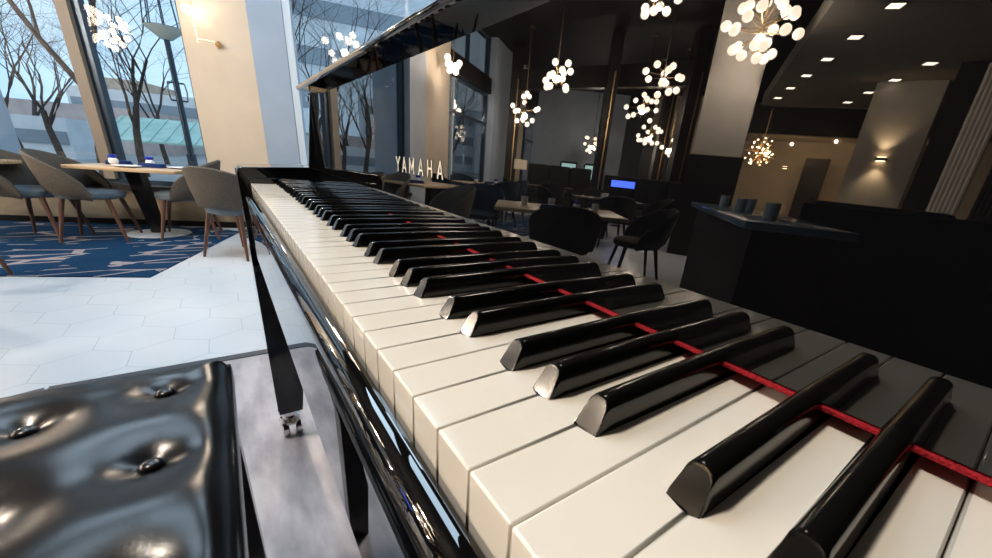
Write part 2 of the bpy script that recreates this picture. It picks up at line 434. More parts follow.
for sx, sy in ((0,0),(0,1),(1,0),(1,1)):
    bm = NB(); x = BX1-.004 if sx else BX0+.004; y = BY1-.004 if sy else BY0+.004; dx = -1 if sx else 1; dy = -1 if sy else 1
    rg = []
    for z, w in ((BT-STAGE-.089,.055),(0,.036)):
        rg.append([bm.verts.new(p) for p in ((x,y,z),(x+dx*w,y,z),(x+dx*w,y+dy*w,z),(x,y+dy*w,z))])
    for j in range(4): bm.faces.new((rg[0][j], rg[0][(j+1)%4], rg[1][(j+1)%4], rg[1][j]))
    bm.faces.new(rg[0]); bm.faces.new(rg[1]); obj('leg', bm, 'bench_wood', BE)

# ================================================================== FLOOR, STAGE, CARPET
W0 = Vector((-2.099, 7.042)); D1 = Vector((.937,-.348)); N1 = Vector((.348,.937))   # window wall
PC = Vector((-2.42, 7.80)); D2 = Vector((-.766,.643)); N2 = Vector((.643,.766))      # second window wall
G = Vector((-.82,.572)); GN = Vector((.572,.82))                                      # grid of the dining room
def w1(s, off=0): p = W0 + D1*s + N1*off; return (p.x, p.y)
def w2(s, off=0): p = PC + D2*s + N2*off; return (p.x, p.y)
bm = NB(); prism(bm, [(-17,-4.5),(6,-4.5),(6,5.4), w1(7.5,.05), w1(-.25,.3), w2(0,0.02), w2(14,.02), (-17,19)], -.12, 0)
tag(obj('floor', bm, 'tile'), kind='structure')
bm = NB(); prism(bm, [(-1.7,-1.2),(3.6,-1.2),(3.6,1.945),(-.62,1.945),(-1.7,1.6)], 0.001, STAGE-.004); prism(bm, [(-1.68,-1.18),(3.58,-1.18),(3.58,1.90),(-.62,1.90),(-1.68,1.57)], STAGE-.0045, STAGE)
tag(obj('stage_platform', bm, 'stage'), 'low stage with grey streaked boards under the piano and bench', 'stage')
bm = NB(); 
for a, b in (((3.58,1.90),(-.62,1.90)), ((-.62,1.90),(-1.68,1.57)), ((-1.68,1.57),(-1.68,-1.18))):
    a, b = Vector(a), Vector(b); d = (b-a).normalized(); n = Vector((-d.y, d.x))*-1
    prism(bm, [tuple(a), tuple(b), tuple(b+n*.040), tuple(a+n*.040)], STAGE-.003, STAGE+.003)
tag(obj('stage_edging', bm, 'edge', bpy.data.objects['stage_platform']))
bm = NB(); prism(bm, [(-.616,4.135), (.02,5.96), w1(1.9,-.02), w1(-.25,-.02), (-4.6,8.9), (-6.0,7.2), (-4.2,5.62)], .001, .009)
tag(obj('carpet', bm, 'carpet'), 'navy carpet with grey streaks under the window tables', 'carpet')

# ================================================================== WALLS AND WINDOWS
def quad_box(bm, p0, p1, off0, off1, z0, z1, fn):
    prism(bm, [fn(p0,off0), fn(p1,off0), fn(p1,off1), fn(p0,off1)], z0, z1); return bm
def struct(name, bm, m, parent=None, kind='structure', **k):
    o = obj(name, bm, m, parent, **k)
    if not parent: o['kind'] = kind
    return o
def window(name, fn, s0, s1, z0, z1, off, mull, trans, fm='alu', fw=.06):
    bm = NB()
    quad_box(bm, s0, s0+fw, off-.06, off+.06, z0, z1, fn); quad_box(bm, s1-fw, s1, off-.06, off+.06, z0, z1, fn)
    quad_box(bm, s0+fw, s1-fw, off-.06, off+.06, z0, z0+fw, fn); quad_box(bm, s0+fw, s1-fw, off-.06, off+.06, z1-fw, z1, fn)
    for t in trans: quad_box(bm, s0+fw, s1-fw, off-.05, off+.05, t-.03, t+.03, fn)
    w = struct(name, bm, fm)
    for a, b, mm, o0 in mull:
        bm = NB(); quad_box(bm, a, b, off-o0, off+.06, z0+fw, z1-fw, fn); obj('mullion', bm, mm, w)
    edges = [s0+fw] + [x for a, b, *_ in mull for x in (a, b)] + [s1-fw]
    for a, b in zip(edges[::2], edges[1::2]):
        if b-a > .05:
            bm = NB(); quad_box(bm, a, b, off-.004, off+.004, z0+fw, z1-fw, fn); obj('window_pane', bm, 'glass', w)
    return w
ZT = 4.3
# first wall: window A | cream column | window 0
bm = NB(); quad_box(bm, -.23, 7.5, 0, .12, .07, .38, w1); quad_box(bm, -.23, 7.5, -.02, 0, .38, .40, w1); struct('wall_front', bm, 'olive')
bm = NB(); quad_box(bm, -.23, 7.5, -.015, .12, .0, .07, w1); struct('baseboard_front', bm, 'black_paint')
bm = NB(); quad_box(bm, -.23, 2.05, -.05, .26, .40, .455, w1); quad_box(bm, 3.02, 7.5, -.05, .26, .40, .455, w1); struct('trim_1', bm, 'dark_wood')
window('window_1', w1, -.23, 2.05, .455, ZT, .20, [(.985,1.085,'tanframe',.10),(1.085,1.15,'darkframe',.04)], [], 'darkframe', .05)
window('window_2', w1, 3.02, 7.5, .455, ZT, .20, [(4.35,4.385,'whiteframe',.04),(5.9,5.94,'whiteframe',.04)], [], 'whiteframe', .075)
bm = NB(); prism(bm, [w1(2.055,.02), w1(2.700,.0), w1(2.700,.26), w1(2.055,.26)], 0, ZT); struct('wall_column', bm, 'cream')
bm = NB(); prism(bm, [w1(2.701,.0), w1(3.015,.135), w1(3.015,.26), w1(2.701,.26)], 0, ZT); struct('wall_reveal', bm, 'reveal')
# second wall
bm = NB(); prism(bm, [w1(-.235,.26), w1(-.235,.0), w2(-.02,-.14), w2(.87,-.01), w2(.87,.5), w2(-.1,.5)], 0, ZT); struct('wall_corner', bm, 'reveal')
bm = NB(); quad_box(bm, .872, 2.0, 0, .5, 0, ZT, w2); struct('wall_panel', bm, 'cream')
bm = NB(); quad_box(bm, 2.0, 14, 0, .12, .06, .455, w2); struct('wall_side', bm, 'olive')
bm = NB(); quad_box(bm, 2.0, 4.9, .05, .3, 2.92, 3.30, w2); struct('wall_band', bm, 'black_paint')
window('window_3', w2, 2.0, 4.9, .455, 2.92, .20, [(2.55,2.62,'whiteframe',.04)], [2.15], 'darkframe', .06)
window('window_4', w2, 2.0, 4.9, 3.3, ZT, .20, [(3.4,3.45,'darkframe',.04)], [], 'darkframe', .06)
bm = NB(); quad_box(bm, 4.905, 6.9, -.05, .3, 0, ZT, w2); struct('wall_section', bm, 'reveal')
bm = NB(); quad_box(bm, 6.905, 8.2, -.1, .3, 0, ZT, w2); struct('wall_pier', bm, 'cream')
window('window_5', w2, 8.2, 11.2, .455, 3.3, .20, [(9.6,9.68,'darkframe',.04)], [2.15], 'darkframe', .08)
bm = NB(); quad_box(bm, 8.2, 14, .1, .3, 3.3, ZT, w2); quad_box(bm, 11.2, 14, 0, .3, 0, 3.3, w2); struct('wall_end', bm, 'black_paint')
# back of the dining room, far from the windows
def gp(a, b): p = Vector((-5.5, 3.45)) + G*a + GN*b; return (p.x, p.y)      # a: away along the grid, b: towards the windows
bm = NB(); prism(bm, [(-16.9,19),(-17.1,19),(-17.1,-4.6),(-16.9,-4.6)], 0, ZT); struct('wall_far', bm, 'greypaint')
bm = NB(); prism(bm, [(-17,-4.6),(6.1,-4.6),(6.1,-4.4),(-17,-4.4)], 0, ZT); struct('wall_back', bm, 'greydark')
bm = NB(); prism(bm, [(6.0,-4.4),(6.2,-4.4),(6.2,4.2),(6.0,4.3)], 0, ZT); struct('wall_right', bm, 'greypaint')
bm = NB(); prism(bm, [(-17.2,-4.6),(6.2,-4.6),(6.2,4.6), w1(7.6,.3), w1(-.2,.3), w2(0,.4), w2(14,.4), (-17.2,20)], ZT, ZT+.1); struct('ceiling', bm, 'black_paint')
# lower plaster ceiling over the bar side
bm = NB(); prism(bm, [(-2.0,.25),(-4.91,2.26),(-10.17,5.36),(-11.3,3.42),(-11.8,-1.0),(-6,-3.0),(-2.0,-2.0)], 3.0, 3.25); struct('ceiling_soffit', bm, 'greydark')
bm = NB(); prism(bm, [(-10.25,5.62),(-11.35,3.55),(-11.55,3.65),(-10.45,5.75)], 2.42, 3.0); prism(bm, [(-11.35,3.55),(-11.9,-.8),(-12.1,-.8),(-11.55,3.6)], 2.42, 3.0); struct('ceiling_beam', bm, 'dark_wood')
# cream alcove behind the beam
bm = NB(); prism(bm, [(-14.6,8.2),(-15.4,3.2),(-15.6,3.2),(-14.8,8.2)], 0, 3.1); struct('wall_alcove', bm, 'cream')
bm = NB(); prism(bm, [(-10.6,5.9),(-14.8,8.2),(-15.6,3.2),(-12.0,2.2)], 2.72, 2.82); struct('ceiling_alcove', bm, 'cream')
bm = NB(); prism(bm, [(-14.3,5.6),(-14.4,5.0),(-14.5,5.0),(-14.4,5.6)], 0, 2.2); o = struct('door_1', bm, 'dark_wood')
bm = NB(); box(bm, (-14.27,5.08,1.0), (.05,.03,.16), bev=.008); obj('door_handle', bm, 'chrome', o)

# ================================================================== CHAIRS
def dining_chair(shell='fabric', seat='fabric_seat', leg='walnut'):
    r = empty('dining_chair')
    bm = NB(); n = 30; rings = []
    for i in range(n+1):
        t = -1 + 2*i/n; a = pi + t*radians(106)
        f = max(0.0, cos(t*pi/2))
        top = .455 + .355*f**.6
        bot = .395 + .075*f
        wide = .255 + .02*f; lean = .06*f
        sec = []
        for rr, zz in ((wide+.02, bot+.004), (wide+.028+lean*.5, (top+bot)/2), (wide+.028+lean, top-.012), (wide+.014+lean, top), (wide-.002+lean, top-.010), (wide-.004+lean*.5, (top+bot)/2), (wide-.008, bot+.004), (wide+.006, bot-.006)):
            sec.append(bm.verts.new((rr*cos(a)*1.02+.01, rr*sin(a), zz)))
        rings.append(sec)
    for a, b in zip(rings, rings[1:]):
        for j in range(8): bm.faces.new((a[j], a[(j+1)%8], b[(j+1)%8], b[j]))
    bm.faces.new(rings[0][::-1]); bm.faces.new(rings[-1])
    obj('backrest', bm, shell, r, smooth=50)
    bm = NB(); lathe(bm, [(0,.395),(.20,.395),(.236,.405),(.246,.43),(.238,.458),(.20,.473),(.10,.480),(0,.481)], 30); obj('seat', bm, seat, r, smooth=50)
    for sx in (-1, 1):
        for sy in (-1, 1):
            bm = NB(); tube(bm, [(.155*sx, .155*sy, .40), (.235*sx, .215*sy, 0)], [.021, .011], 10); obj('leg', bm, leg, r, smooth=50)
    return r
proto = {}
def chair(x, y, ang, label, group, kind='grey', z=0):
    cfg = {'grey': ('fabric','fabric_seat','walnut'), 'dark': ('darkfabric','darkfabric','black_metal'), 'navy': ('navyfabric','navyfabric','black_metal')}[kind]
    if kind not in proto: r = proto[kind] = dining_chair(*cfg)
    else: r = copy_tree(proto[kind])
    r.location = (x, y, z); r.rotation_euler = (0, 0, radians(ang))
    return tag(r, label, 'chair', group)
gN = 'grey curved dining chairs by the windows'
chair(-1.50, 5.90, -20, 'grey curved-back dining chair with blue-grey seat at far left of the window', gN, z=.009)
chair(-1.10, 5.78, -8, 'grey curved-back dining chair whose wrapped back stands left of the oak table', gN, z=.009)
chair(-.40, 5.74, 176, 'grey curved-back dining chair on the column side of the oak table', gN, z=.009)
chair(.02, 4.78, 48, 'tweed dining chair standing on pale tile beside the piano arm', gN)
chair(-1.62, 4.28, 0, 'grey dining chair of which one walnut leg shows at the carpet edge', gN)

# ================================================================== TABLES
def table(x, y, rz, w, d, label, group=None, top='oak', h=.70, base='disc'):
    r = empty('dining_table', (x, y, 0), radians(rz)); tag(r, label, 'table', group)
    bm = NB(); box(bm, (0,0,h-.016), (w,d,.032), bev=.004, seg=2); obj('tabletop', bm, top, r, smooth=40)
    bm = NB(); a, b = .045, .045
    v = [bm.verts.new(p) for p in ((-a,-b,.02),(a,-b,.02),(a,b,.02),(-a,b,.02),(-a-.10,-b-.02,h-.033),(a-.06,-b-.02,h-.033),(a-.06,b+.02,h-.033),(-a-.10,b+.02,h-.033))]
    for f in ((0,1,2,3),(4,5,6,7),(0,1,5,4),(1,2,6,5),(2,3,7,6),(3,0,4,7)): bm.faces.new([v[i] for i in f])
    obj('pedestal', bm, 'black_metal', r)
    bm = NB(); lathe(bm, [(0,0.010),(.27,.010),(.275,.014),(.27,.020),(.06,.028),(0,.028)], 36); obj('base', bm, base, r, smooth=40)
    return r
table(-.70, 5.95, -22, .88, .72, 'light oak dining table with black pedestal in front of the window')
table(-2.15, 5.95, -22, .95, .80, 'light oak dining table cut off at the left picture edge')
table(.62, 5.15, -22, 1.0, .72, 'oak dining table behind the piano arm, only its settings showing')
def cup(x, y, label, z=.7005):
    r = empty('votive_cup', (x, y, z), label=label, cat='candle holder', group='white and cobalt candle holders')
    bm = NB(); lathe(bm, [(0,0),(.020,0),(.034,.014),(.040,.034),(.036,.056),(.026,.068),(.024,.068),(0,.064)], 20); obj('body', bm, 'china', r, smooth=60)
    bm = NB(); lathe(bm, [(0,.0645),(.0255,.0685),(.034,.076),(.034,.094),(.028,.100),(.0,.100)], 20); obj('lid', bm, 'cobalt', r, smooth=50)
def napkin(x, y, rz, label, z=.7005):
    r = empty('folded_napkin', (x, y, z), radians(rz), label, 'napkin', 'navy folded napkins')
    bm = NB()
    for i, (w, d) in enumerate(((.21,.12),(.20,.11),(.19,.10))): box(bm, (0,.004*i,.007+.012*i), (w,d,.012), bev=.005, seg=2)
    obj('cloth', bm, 'napkin', r, smooth=40)
def plate(x, y, label, z=.7005):
    bm = NB(); lathe(bm, [(0,.0),(.06,.0),(.08,.004),(.115,.013),(.113,.016),(.078,.008),(0,.006)], 28)
    tag(obj('plate', bm, 'china', smooth=50, loc=(x, y, z)), label, 'plate', 'white side plates')
cup(-.92, 6.05, 'white candle holder with cobalt lid at left of the oak table')
cup(-.64, 6.02, 'white candle holder with cobalt lid in the middle of the oak table')
cup(-2.02, 6.02, 'white candle holder with cobalt lid on the table at the left edge')
cup(.42, 5.20, 'white candle holder with cobalt lid just left of the piano arm')
cup(.66, 5.22, 'white candle holder with cobalt lid seen over the piano arm')
cup(.95, 5.05, 'white candle holder with cobalt lid beside the fallboard end')
napkin(-.90, 6.17, 10, 'navy folded napkin at the left of the oak table')
napkin(-.62, 5.90, -25, 'navy folded napkin beside the middle candle holder')
napkin(-1.93, 5.86, -15, 'navy folded napkin on the table at the left edge')
napkin(.54, 5.10, -20, 'navy folded napkin on the table behind the piano arm')
plate(-.80, 5.80, 'white side plate on the oak table near its front edge')
plate(-.40, 5.88, 'white side plate on the oak table towards the column')

# ---- the dining room mirrored in the fallboard
gm = 'dark dining tables seen mirrored in the fallboard'
tabs = [(-3.75, 7.10, 0, .9, .9, 'oak table by the second window bay, mirrored under the brass letters', 'oak'),
        (-2.38, 3.22, 35, 1.25, .80, 'wooden table mirrored in the middle of the fallboard with dark chairs round it', 'oak'),
        (-4.9, 4.9, 35, 1.1, .8, 'dark table mirrored beyond the middle table', 'dark_wood'),
        (-6.1, 7.9, 35, 1.1, .8, 'dark table mirrored farthest towards the booth', 'dark_wood')]
for x, y, rz, w, d, lb, tp in tabs: table(x, y, rz, w, d, lb, gm, tp)
k = 0
where = ['nearest the fallboard', 'on the window side', 'on its far side', 'on the bar side']
for (x, y, rz, w, d, lb, tp), nm, hu in zip(tabs, ('oak table by the second window bay', 'wooden middle table', 'dark table behind the middle table', 'farthest dark table'), ('dark','navy','dark','dark')):
    for i, (dx, dy, a) in enumerate(((.0,-d/2-.24,90),(0,d/2+.24,-90),(-w/2-.24,0,0),(w/2+.24,0,180))):
        ca, sa = cos(radians(rz)), sin(radians(rz))
        side = ('fallboard side','window side','far end','near end')[i]
        if nm.startswith('wooden') and i in (1, 3): continue
        kd = 'navy' if (nm.startswith('wooden') and i == 1) or nm.startswith('oak') else 'dark'
        chair(x+dx*ca-dy*sa, y+dx*sa+dy*ca, a+rz, f'mirrored {"navy" if kd == "navy" else "charcoal"} chair at the {side} of the {nm}', 'dark dining chairs mirrored in the fallboard', kd, z=.009 if nm.startswith('oak') else 0)
chair(-2.30, 4.66, -50, 'navy chair mirrored just right of the brass letters, its back to the keys', 'dark dining chairs mirrored in the fallboard', 'navy')
def glass_cup(x, y, z, label):
    bm = NB(); lathe(bm, [(0,0),(.030,0),(.034,.003),(.037,.085),(.034,.085),(.031,.006),(0,.006)], 18)
    tag(obj('tumbler', bm, 'china', smooth=50, loc=(x, y, z)), label, 'glass', 'tumblers on the mirrored tables')
for i, (x, y, lb) in enumerate(((-2.68,3.0,'white tumbler at the far corner of the mirrored middle table'), (-2.12,3.45,'white tumbler at the near corner of the mirrored middle table'), (-2.42,3.38,'white tumbler in the middle of the mirrored wooden table'),
        (-4.75,4.85,'white tumbler on the dark mirrored table behind the middle one'), (-5.05,5.05,'white tumbler at the end of the dark mirrored table'), (-6.05,7.85,'white tumbler on the farthest mirrored table'))):
    glass_cup(x, y, .7005, lb)
for x, y, lb in ((-3.6, 7.1, 'white candle holder mirrored beside the first brass letter'), (-3.9, 6.85, 'white candle holder mirrored under the middle brass letters'), (-2.52, 3.1, 'white candle holder on the mirrored wooden middle table')): cup(x, y, lb)
napkin(-3.95, 7.15, 20, 'navy folded napkin mirrored below the brass letters')
napkin(-2.25, 3.18, 50, 'navy folded napkin on the mirrored wooden middle table')

# counter and booths
def booth(x0, y0, x1, y1, h, dpt, name, label):
    r = empty(name, (x0, y0, 0), math.atan2(y1-y0, x1-x0)); tag(r, label, 'sofa'); L = hypot(x1-x0, y1-y0)
    bm = NB(); box(bm, (L/2, dpt/2, .20), (L, dpt, .40), bev=.02, seg=2); obj('base', bm, 'darkfabric', r)
    bm = NB(); box(bm, (L/2, dpt+.03, h*.49), (L, .05, h*.98), bev=.012, seg=2); obj('back_panel', bm, 'darkfabric', r)
    n = max(2, round(L/.7))
    for i in range(n):
        bm = NB(); box(bm, ((i+.5)*L/n, -.0+dpt*.88, .40+(h-.40)/2), (L/n-.012, .16, h-.40), bev=.05, seg=3); obj('back_cushion', bm, 'darkfabric', r, smooth=50)
        bm = NB(); box(bm, ((i+.5)*L/n, dpt*.40, .465), (L/n-.012, dpt*.78, .12), bev=.035, seg=3); obj('seat_cushion', bm, 'darkfabric', r, smooth=50)
booth(-3.35, 1.2, -3.45, -1.6, 1.04, .65, 'booth_sofa', 'long charcoal booth sofa mirrored dark across the right of the fallboard')
booth(-8.4, 8.75, -6.9, 10.0, 1.22, .7, 'booth_sofa', 'tall charcoal booth mirrored below the far chandeliers')
booth(-8.3, 5.2, -7.1, 7.2, 1.10, .5, 'booth_sofa', 'charcoal booth mirrored below the glowing blue screen')
r = empty('bar_counter', (-3.15, 1.95, 0), math.atan2(-.80, .95), 'dark bar counter with a bluish polished top mirrored left of the booth', 'counter')
bm = NB(); box(bm, (.80,0,.895), (1.75,.50,.04), bev=.006, seg=2); obj('countertop', bm, noise_mat('blue_grey_counter', (.16,.26,.34), (.26,.38,.46), 8, .14), r, smooth=40)
bm = NB(); box(bm, (.80,.0,.437), (1.62,.38,.87)); obj('body', bm, 'black_paint', r)
for i in range(5):
    bm = NB(); box(bm, (.16+.32*i,-.196,.45), (.29,.012,.74), bev=.004); obj('front_panel', bm, 'black_paint', r)
gp0 = [(.25,.05),(.55,-.06),(.85,.08),(1.15,-.02),(1.4,.06)]
for i, (a, b) in enumerate(gp0):
    an = math.atan2(-.80, .95); glass_cup(-3.15+a*cos(an)-b*sin(an), 1.95+a*sin(an)+b*cos(an), .9155, ['white tumbler at the far end of the bar counter','second white tumbler from the far end of the counter','white tumbler in the middle of the bar counter','fourth white tumbler along the bar counter','white tumbler at the near end of the bar counter'][i])

# ---- columns, posts and partitions
bm = NB(); prism(bm, [(-5.34,3.78),(-5.67,3.20),(-6.15,3.48),(-5.82,4.06)], 1.49, ZT); o = struct('wall_pillar', bm, 'pillarpaint')
bm = NB(); prism(bm, [(-5.30,3.80),(-5.66,3.15),(-6.19,3.46),(-5.83,4.11)], 0, 1.49); struct('wall_pillar_base', bm, 'black_paint')
bm = NB(); prism(bm, [(-8.85,2.85),(-9.10,2.00),(-9.75,2.10),(-9.55,2.95)], 0, 3.0); struct('wall_bar_pillar', bm, 'greypaint')
for i, (x, y, w, lb) in enumerate(((-7.05,11.1,.34,'a'),(-7.75,7.95,.26,'b'),(-10.5,8.2,.3,'c'),(-8.75,6.3,.34,'d'))):
    bm = NB(); box(bm, (x,y,ZT/2), (w,w,ZT), rz=radians(35)); struct('wall_post', bm, 'dark_wood')
    bm = NB(); box(bm, (x+.09,y-w*.62,ZT/2-.4), (.03,.03,3.4), rz=radians(35)); o = struct('trim_%d' % (i+2), bm, 'gold')
bm = NB()
p0, p1 = Vector((-7.05,11.1)), Vector((-8.75,6.3)); mid = (p0+p1)/2; dd = p1-p0
box(bm, (mid.x, mid.y, 3.45), (dd.length, .25, .5), rz=math.atan2(dd.y, dd.x)); struct('wall_header', bm, 'dark_wood')
bm = NB(); b2(bm, -8.35, -8.1, -1.2, 1.75, 2.35, 3.0); b2(bm, -8.35, -8.1, 1.42, 1.75, 0, 2.35); struct('wall_bar_header', bm, 'black_paint')
# glazed screens and plastered rooms beyond
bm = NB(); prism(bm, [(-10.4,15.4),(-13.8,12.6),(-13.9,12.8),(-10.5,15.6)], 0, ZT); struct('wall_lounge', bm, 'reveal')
bm = NB(); prism(bm, [(-14.2,11.6),(-15.6,8.4),(-15.8,8.5),(-14.4,11.7)], 0, ZT); struct('wall_lounge_side', bm, 'cream')
bm = NB(); prism(bm, [(-12.4,10.4),(-12.95,9.6),(-13.15,9.7),(-12.6,10.5)], 0, 2.6); struct('wall_screen', bm, 'dark_wood')
for i, (x, y, a) in enumerate(((-11.6,13.45,40),(-12.4,12.85,40))):
    r = empty('cabinet', (x, y, 0), radians(a), ['glowing glass display cabinet nearer the windows','glowing glass display cabinet beside the dark screen'][i], 'cabinet', 'glowing display cabinets')
    bm = NB(); box(bm, (0,0,.75), (.7,.3,1.5), bev=.01); obj('carcass', bm, 'black_paint', r)
    bm = NB(); box(bm, (0,-.155,1.15), (.6,.012,.55)); obj('lit_panel', bm, mat('lit_cabinet_glass_%d' % i, (.2,.3,.3), .2, emis=(.45,.75,.7), es=5), r)
r = empty('screen', (-6.95, 6.35, 0), radians(50), 'small glowing blue screen on a stand below the far chandeliers', 'screen')
bm = NB(); box(bm, (0,0,.93), (.56,.03,.19), bev=.006); obj('case', bm, 'black_paint', r)
bm = NB(); box(bm, (0,.017,.93), (.52,.004,.14)); box(bm, (0,-.017,.93), (.52,.004,.14)); obj('display', bm, 'screen', r)
bm = NB(); tube(bm, [(0,0,0.015),(0,0,.846)], .014); lathe(bm, [(0,0),(.15,0),(.15,.012),(0,.015)], 20); obj('stand', bm, 'black_metal', r)
# curtain-like panels on the far right of the mirrored room
for i, (x, y) in enumerate(((-7.85,1.15),(-7.95,.72),(-7.9,.2))):
    bm = NB()
    for q in range(6): tube(bm, [(0,q*.05,.02),(0,q*.05,2.9)], .032, 8)
    o = obj('curtain', bm, ('greypaint','darkfabric','greypaint')[i], smooth=40, loc=(x, y, 0))
    tag(o, ['pale hanging drape beside the sconce pillar','dark hanging drape between the two pale ones','pale hanging drape at the right edge of the mirrored room'][i], 'curtain', 'drapes mirrored at right')

# ================================================================== LAMPS
def chandelier(x, y, z, R, n, rb, label, seed, name='globe_chandelier', pw=21, flat=.85, sub=2):
    rnd = random.Random(seed); r = empty(name, (x, y, z), label=label, cat='chandelier', group='globe cluster chandeliers')
    pts = []
    tries = 0
    while len(pts) < n and tries < 4000:
        tries += 1
        v = Vector((rnd.uniform(-1,1), rnd.uniform(-1,1), rnd.uniform(-1,1)))
        if not .55 < v.length < 1: continue
        v = Vector((v.x*R, v.y*R, v.z*R*flat))
        if all((v-p).length > rb*2.05 for p in pts): pts.append(v)
    bm = NB(); tube(bm, [(0,0,-R*.5),(0,0,ZT-z)], .010, 8)
    for p in pts: tube(bm, [(0,0,p.z*.35), tuple(p)], .006, 6)
    lathe(bm, [(0,ZT-z-.04),(.07,ZT-z-.04),(.07,ZT-z),(0,ZT-z)], 16); sphere(bm, (0,0,0), .035, 1)
    obj('frame', bm, 'brass', r)
    first = None
    for p in pts:
        if first is None:
            bm = NB(); sphere(bm, (0,0,0), rb, sub); first = obj('globe', bm, 'bulb', r, smooth=True); first.location = p
        else:
            c = first.copy(); C.objects.link(c); c.parent = r; c.location = p
    l = bpy.data.lights.new('chandelier_light', 'POINT'); l.energy = n*pw; l.color = (1,.84,.69); l.shadow_soft_size = .06
    lo = bpy.data.objects.new('chandelier_light', l); C.objects.link(lo); lo.location = (x, y, z-R*.2)
    return r
chs = [(-4.97,2.99,2.80,.43,26,.060,'largest globe chandelier, hanging in front of the grey pillar'),
       (-4.42,4.20,3.34,.33,12,.056,'globe chandelier cut by the top edge, left of the largest one'),
       (-6.17,5.19,2.78,.35,14,.060,'globe chandelier mirrored left of the grey pillar'),
       (-4.89,6.58,2.72,.35,13,.060,'globe chandelier mirrored alone in the dark, left of the middle'),
       (-6.22,9.37,2.42,.52,14,.062,'ring of globes mirrored below the leftmost hanging cluster'),
       (-8.31,7.32,2.75,.46,14,.062,'globe chandelier mirrored under the reddish beam'),
       (-10.06,8.33,2.30,.42,14,.062,'globe chandelier mirrored just under the reddish beam one'),
       (-11.4,12.0,2.15,.42,14,.062,'small far globe chandelier between the two dark posts'),
       (-9.62,7.24,1.95,.30,8,.06,'low column of globes mirrored left of the grey pillar'),
       (-3.67,8.35,2.86,.22,6,.062,'few globes mirrored against the cream column, upper group'),
       (-4.7,10.6,2.35,.26,7,.062,'few globes mirrored inside the blue window bay'),
       (.24,3.73,2.62,.34,13,.056,'globe chandelier seen reflected in the right-hand window glass')]
for i, a in enumerate(chs): chandelier(*a, seed=11+i, pw=4 if a[0] > 0 else 21)
# starburst lamp
r = empty('starburst_lamp', (-9.81,4.9,1.92), label='spiky starburst lamp glowing beside the grey pillar', cat='chandelier')
bm = NB(); rnd = random.Random(3)
for i in range(60):
    v = Vector((rnd.gauss(0,1), rnd.gauss(0,1), rnd.gauss(0,1))).normalized(); tube(bm, [tuple(v*.05), tuple(v*rnd.uniform(.3,.42))], .005, 5)
tube(bm, [(0,0,0),(0,0,.9)], .008, 6); obj('spikes', bm, 'gold', r)
bm = NB()
for i in range(50):
    v = Vector((rnd.gauss(0,1), rnd.gauss(0,1), rnd.gauss(0,1))).normalized(); sphere(bm, v*rnd.uniform(.16,.34), .021, 1)
obj('bulbs', bm, 'down_warm', r)
# square recessed downlights in the low ceiling
def downlight(x, y, z, label, m='down', s=.13, name='downlight'):
    r = empty(name, (x, y, z), math.atan2(.572,-.82), label, 'ceiling light', 'square downlights in the low ceiling')
    bm = NB(); box(bm, (0,0,-.006), (s+.03,s+.03,.010), bev=.002); obj('frame', bm, 'black_paint', r)
    bm = NB(); box(bm, (0,0,-.013), (s,s,.004)); obj('lens', bm, m, r)
o1 = ['nearest','second','third','fourth','fifth','sixth']
for i in range(6): downlight(-5.51-.80*i, 1.94+.555*i, 3.0, f'{o1[i]} square downlight of the row closer to the grey pillar')
for i in range(4): downlight(-7.95-.81*i, 2.05+.55*i, 3.0, f'{o1[i]} square downlight of the row closer to the bar pillar')
for i, (x, y) in enumerate(((-12.0,4.6),(-12.7,5.3),(-12.4,3.9),(-13.2,4.6))): downlight(x, y, 2.72, f'{o1[i]} warm downlight in the cream alcove ceiling', 'down_warm', .12)
# wall sconces
def updown(x, y, z, ang, label):
    r = empty('wall_sconce', (x, y, z), ang, label, 'wall lamp', 'up and down wall lamps')
    bm = NB(); box(bm, (.05,0,0), (.10,.16,.05), bev=.006); obj('body', bm, 'black_metal', r)
    bm = NB(); box(bm, (.055,0,.030), (.07,.12,.008)); box(bm, (.055,0,-.030), (.07,.12,.008)); obj('lens', bm, 'down_warm', r)
updown(-8.98,2.45,1.80, radians(-16), 'up and down wall lamp on the broad bar pillar')
updown(-14.55,6.2,1.9, radians(10), 'small up and down wall lamp far off in the cream alcove')
# the brass sconce on the cream column
r = empty('wall_sconce', (*w1(2.388), 1.98), math.atan2(D1.y, D1.x), 'slim brass wall sconce with a glowing tube on the cream column', 'wall lamp')
bm = NB(); lathe(bm, [(0,0),(.032,0),(.032,.012),(0,.014)], 24); bmesh.ops.transform(bm, matrix=Matrix.Rotation(pi/2, 4, 'X'), verts=bm.verts); obj('wall_plate', bm, 'brass', r, smooth=40)
bm = NB(); tube(bm, [(0,-.01,0),(0,-.11,0),(-.15,-.11,.012)], .006, 8); tube(bm, [(-.15,-.11,-.02),(-.15,-.11,.75)], .006, 8); obj('arm', bm, 'brass', r, smooth=40)
bm = NB(); tube(bm, [(-.235,-.115,.275),(-.225,-.115,.272),(-.09,-.115,.222),(-.08,-.115,.219)], [.022,.034,.034,.022], 16); obj('lamp_tube', bm, 'lampwhite', r, smooth=60)
# table lamp by the mirrored window column
r = empty('table_lamp', (-6.1, 9.2, 0), label='floor lamp with a cream drum shade mirrored before the dark post', cat='lamp')
bm = NB(); lathe(bm, [(.16,1.02),(.17,1.02),(.17,1.26),(.16,1.26)], 24); obj('lamp_shade', bm, 'linen', r, smooth=40)
bm = NB(); tube(bm, [(0,0,.02),(0,0,1.2)], .012); lathe(bm, [(0,0),(.14,0),(.14,.02),(0,.02)], 20); obj('pole', bm, 'brass', r)

